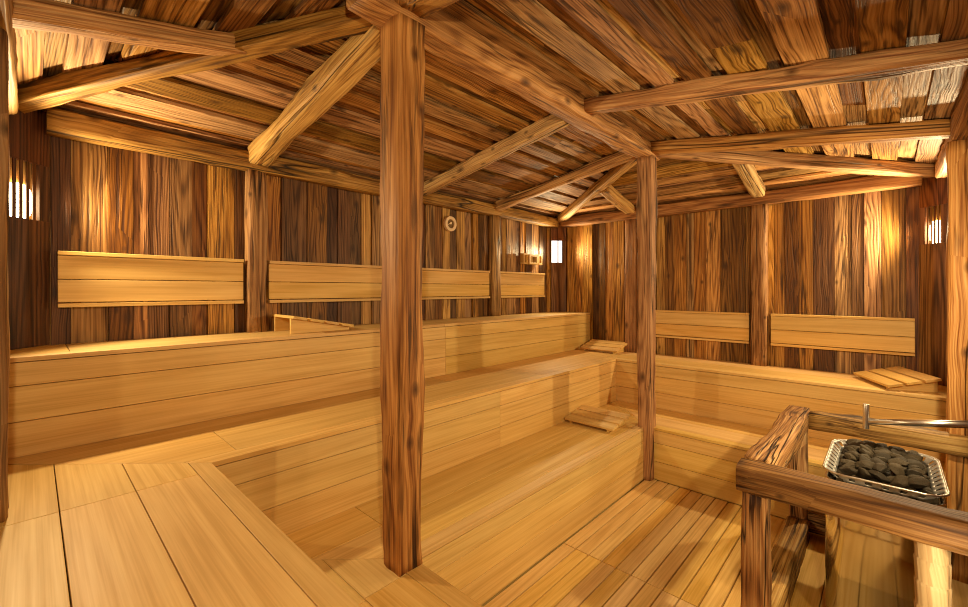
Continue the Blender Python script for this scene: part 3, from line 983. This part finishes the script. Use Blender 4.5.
for (x, y) in ((SX0 + 0.06, SY0 + 0.06), (SX1 - 0.06, SY0 + 0.06), (SX0 + 0.06, SY1 - 0.06), (SX1 - 0.06, SY1 - 0.06)):
    MB().tube([(x, y, 0.0), (x, y, SB + 0.002)], 0.018, 16).build('foot', M_BLACK, st)

# stones
def stone_mesh(seed):
    rr = random.Random(seed)
    bm = bmesh.new()
    bmesh.ops.create_icosphere(bm, subdivisions=3, radius=1.0)
    sx, sy, sz = rr.uniform(0.8, 1.15), rr.uniform(0.65, 0.95), rr.uniform(0.42, 0.62)
    cuts = [V((rr.uniform(-1, 1), rr.uniform(-1, 1), rr.uniform(-1, 1))).normalized() for _ in range(9)]
    for v in bm.verts:
        p = v.co.copy()
        for c in cuts:
            e = p.dot(c) - 0.72
            if e > 0:
                p -= c * e * 0.85
        p *= 1 + 0.12 * noise.noise(p * 1.6 + V((seed * 3.1, 0, 0)))
        v.co = V((p.x * sx, p.y * sy, p.z * sz))
    for f in bm.faces:
        f.smooth = False
    me = bpy.data.meshes.new('sauna_stone')
    bm.to_mesh(me)
    bm.free()
    me.materials.append(M_STONE)
    return me
STONES = [stone_mesh(k) for k in range(8)]
rs_ = random.Random(4)
nx, ny = 10, 6
ax0, ax1, ay0, ay1 = SX0 + 0.044, SX1 - 0.044, SY0 + 0.062, SY1 - 0.062
count = 0
proto = {}
for layer, (zoff, a_, b_) in enumerate(((SZ - 0.05, nx, ny), (SZ - 0.018, nx - 1, ny - 1))):
    for i in range(a_):
        for j in range(b_):
            x = ax0 + (ax1 - ax0) * ((i + 0.5 * layer) / (nx - 1)) + rs_.uniform(-0.009, 0.009)
            yy = ay0 + (ay1 - ay0) * ((j + 0.5 * layer) / (ny - 1)) + rs_.uniform(-0.007, 0.007)
            ex = min(x - ax0, ax1 - x, yy - ay0, ay1 - yy)
            if layer == 0 and 2 <= i <= nx - 3 and 2 <= j <= ny - 3 and False:
                continue                    # buried under the upper layer
            k = rs_.randrange(8)
            if k not in proto:
                o = bpy.data.objects.new('sauna_stone', STONES[k])
                proto[k] = o
            else:
                o = proto[k].copy()
            COL.objects.link(o)
            o.location = (x, yy, zoff + 0.016 + min(0.03, max(0, ex) * 0.35) + rs_.uniform(-0.006, 0.008))
            o.scale = (1, 1, 1)
            s_ = rs_.uniform(0.032, 0.040)
            o.scale = (s_, s_, s_)
            o.rotation_euler = (rs_.uniform(-0.7, 0.7), rs_.uniform(-0.7, 0.7), rs_.uniform(0, 6.28))
            tag(o, 'dark grey sauna stone heaped in the basket of the steel stove', 'stone', 'stones heaped in the stove')
            count += 1

# water spout over the stones
ws = thing('water_spout', (2.80, -0.1, 0.85), 'steel water pipe with a short upright nozzle over the stove stones', 'pipe')
MB().tube([(2.80, 0.075, 0.865), (2.80, 0.075, 0.985)], 0.0125, 18).build('nozzle', M_RIM, ws, 0.001)
MB().tube([(2.80, 0.066, 0.902), (2.80, -0.15, 0.938), (2.80, YS + 0.012, 0.966)], [0.013, 0.016, 0.017], 18).build('pipe', M_RIM, ws)
MB().tube([(2.80, YS + 0.022, 0.965), (2.80, YS + 0.001, 0.968)], 0.035, 24).build('wall_flange', M_RIM, ws)
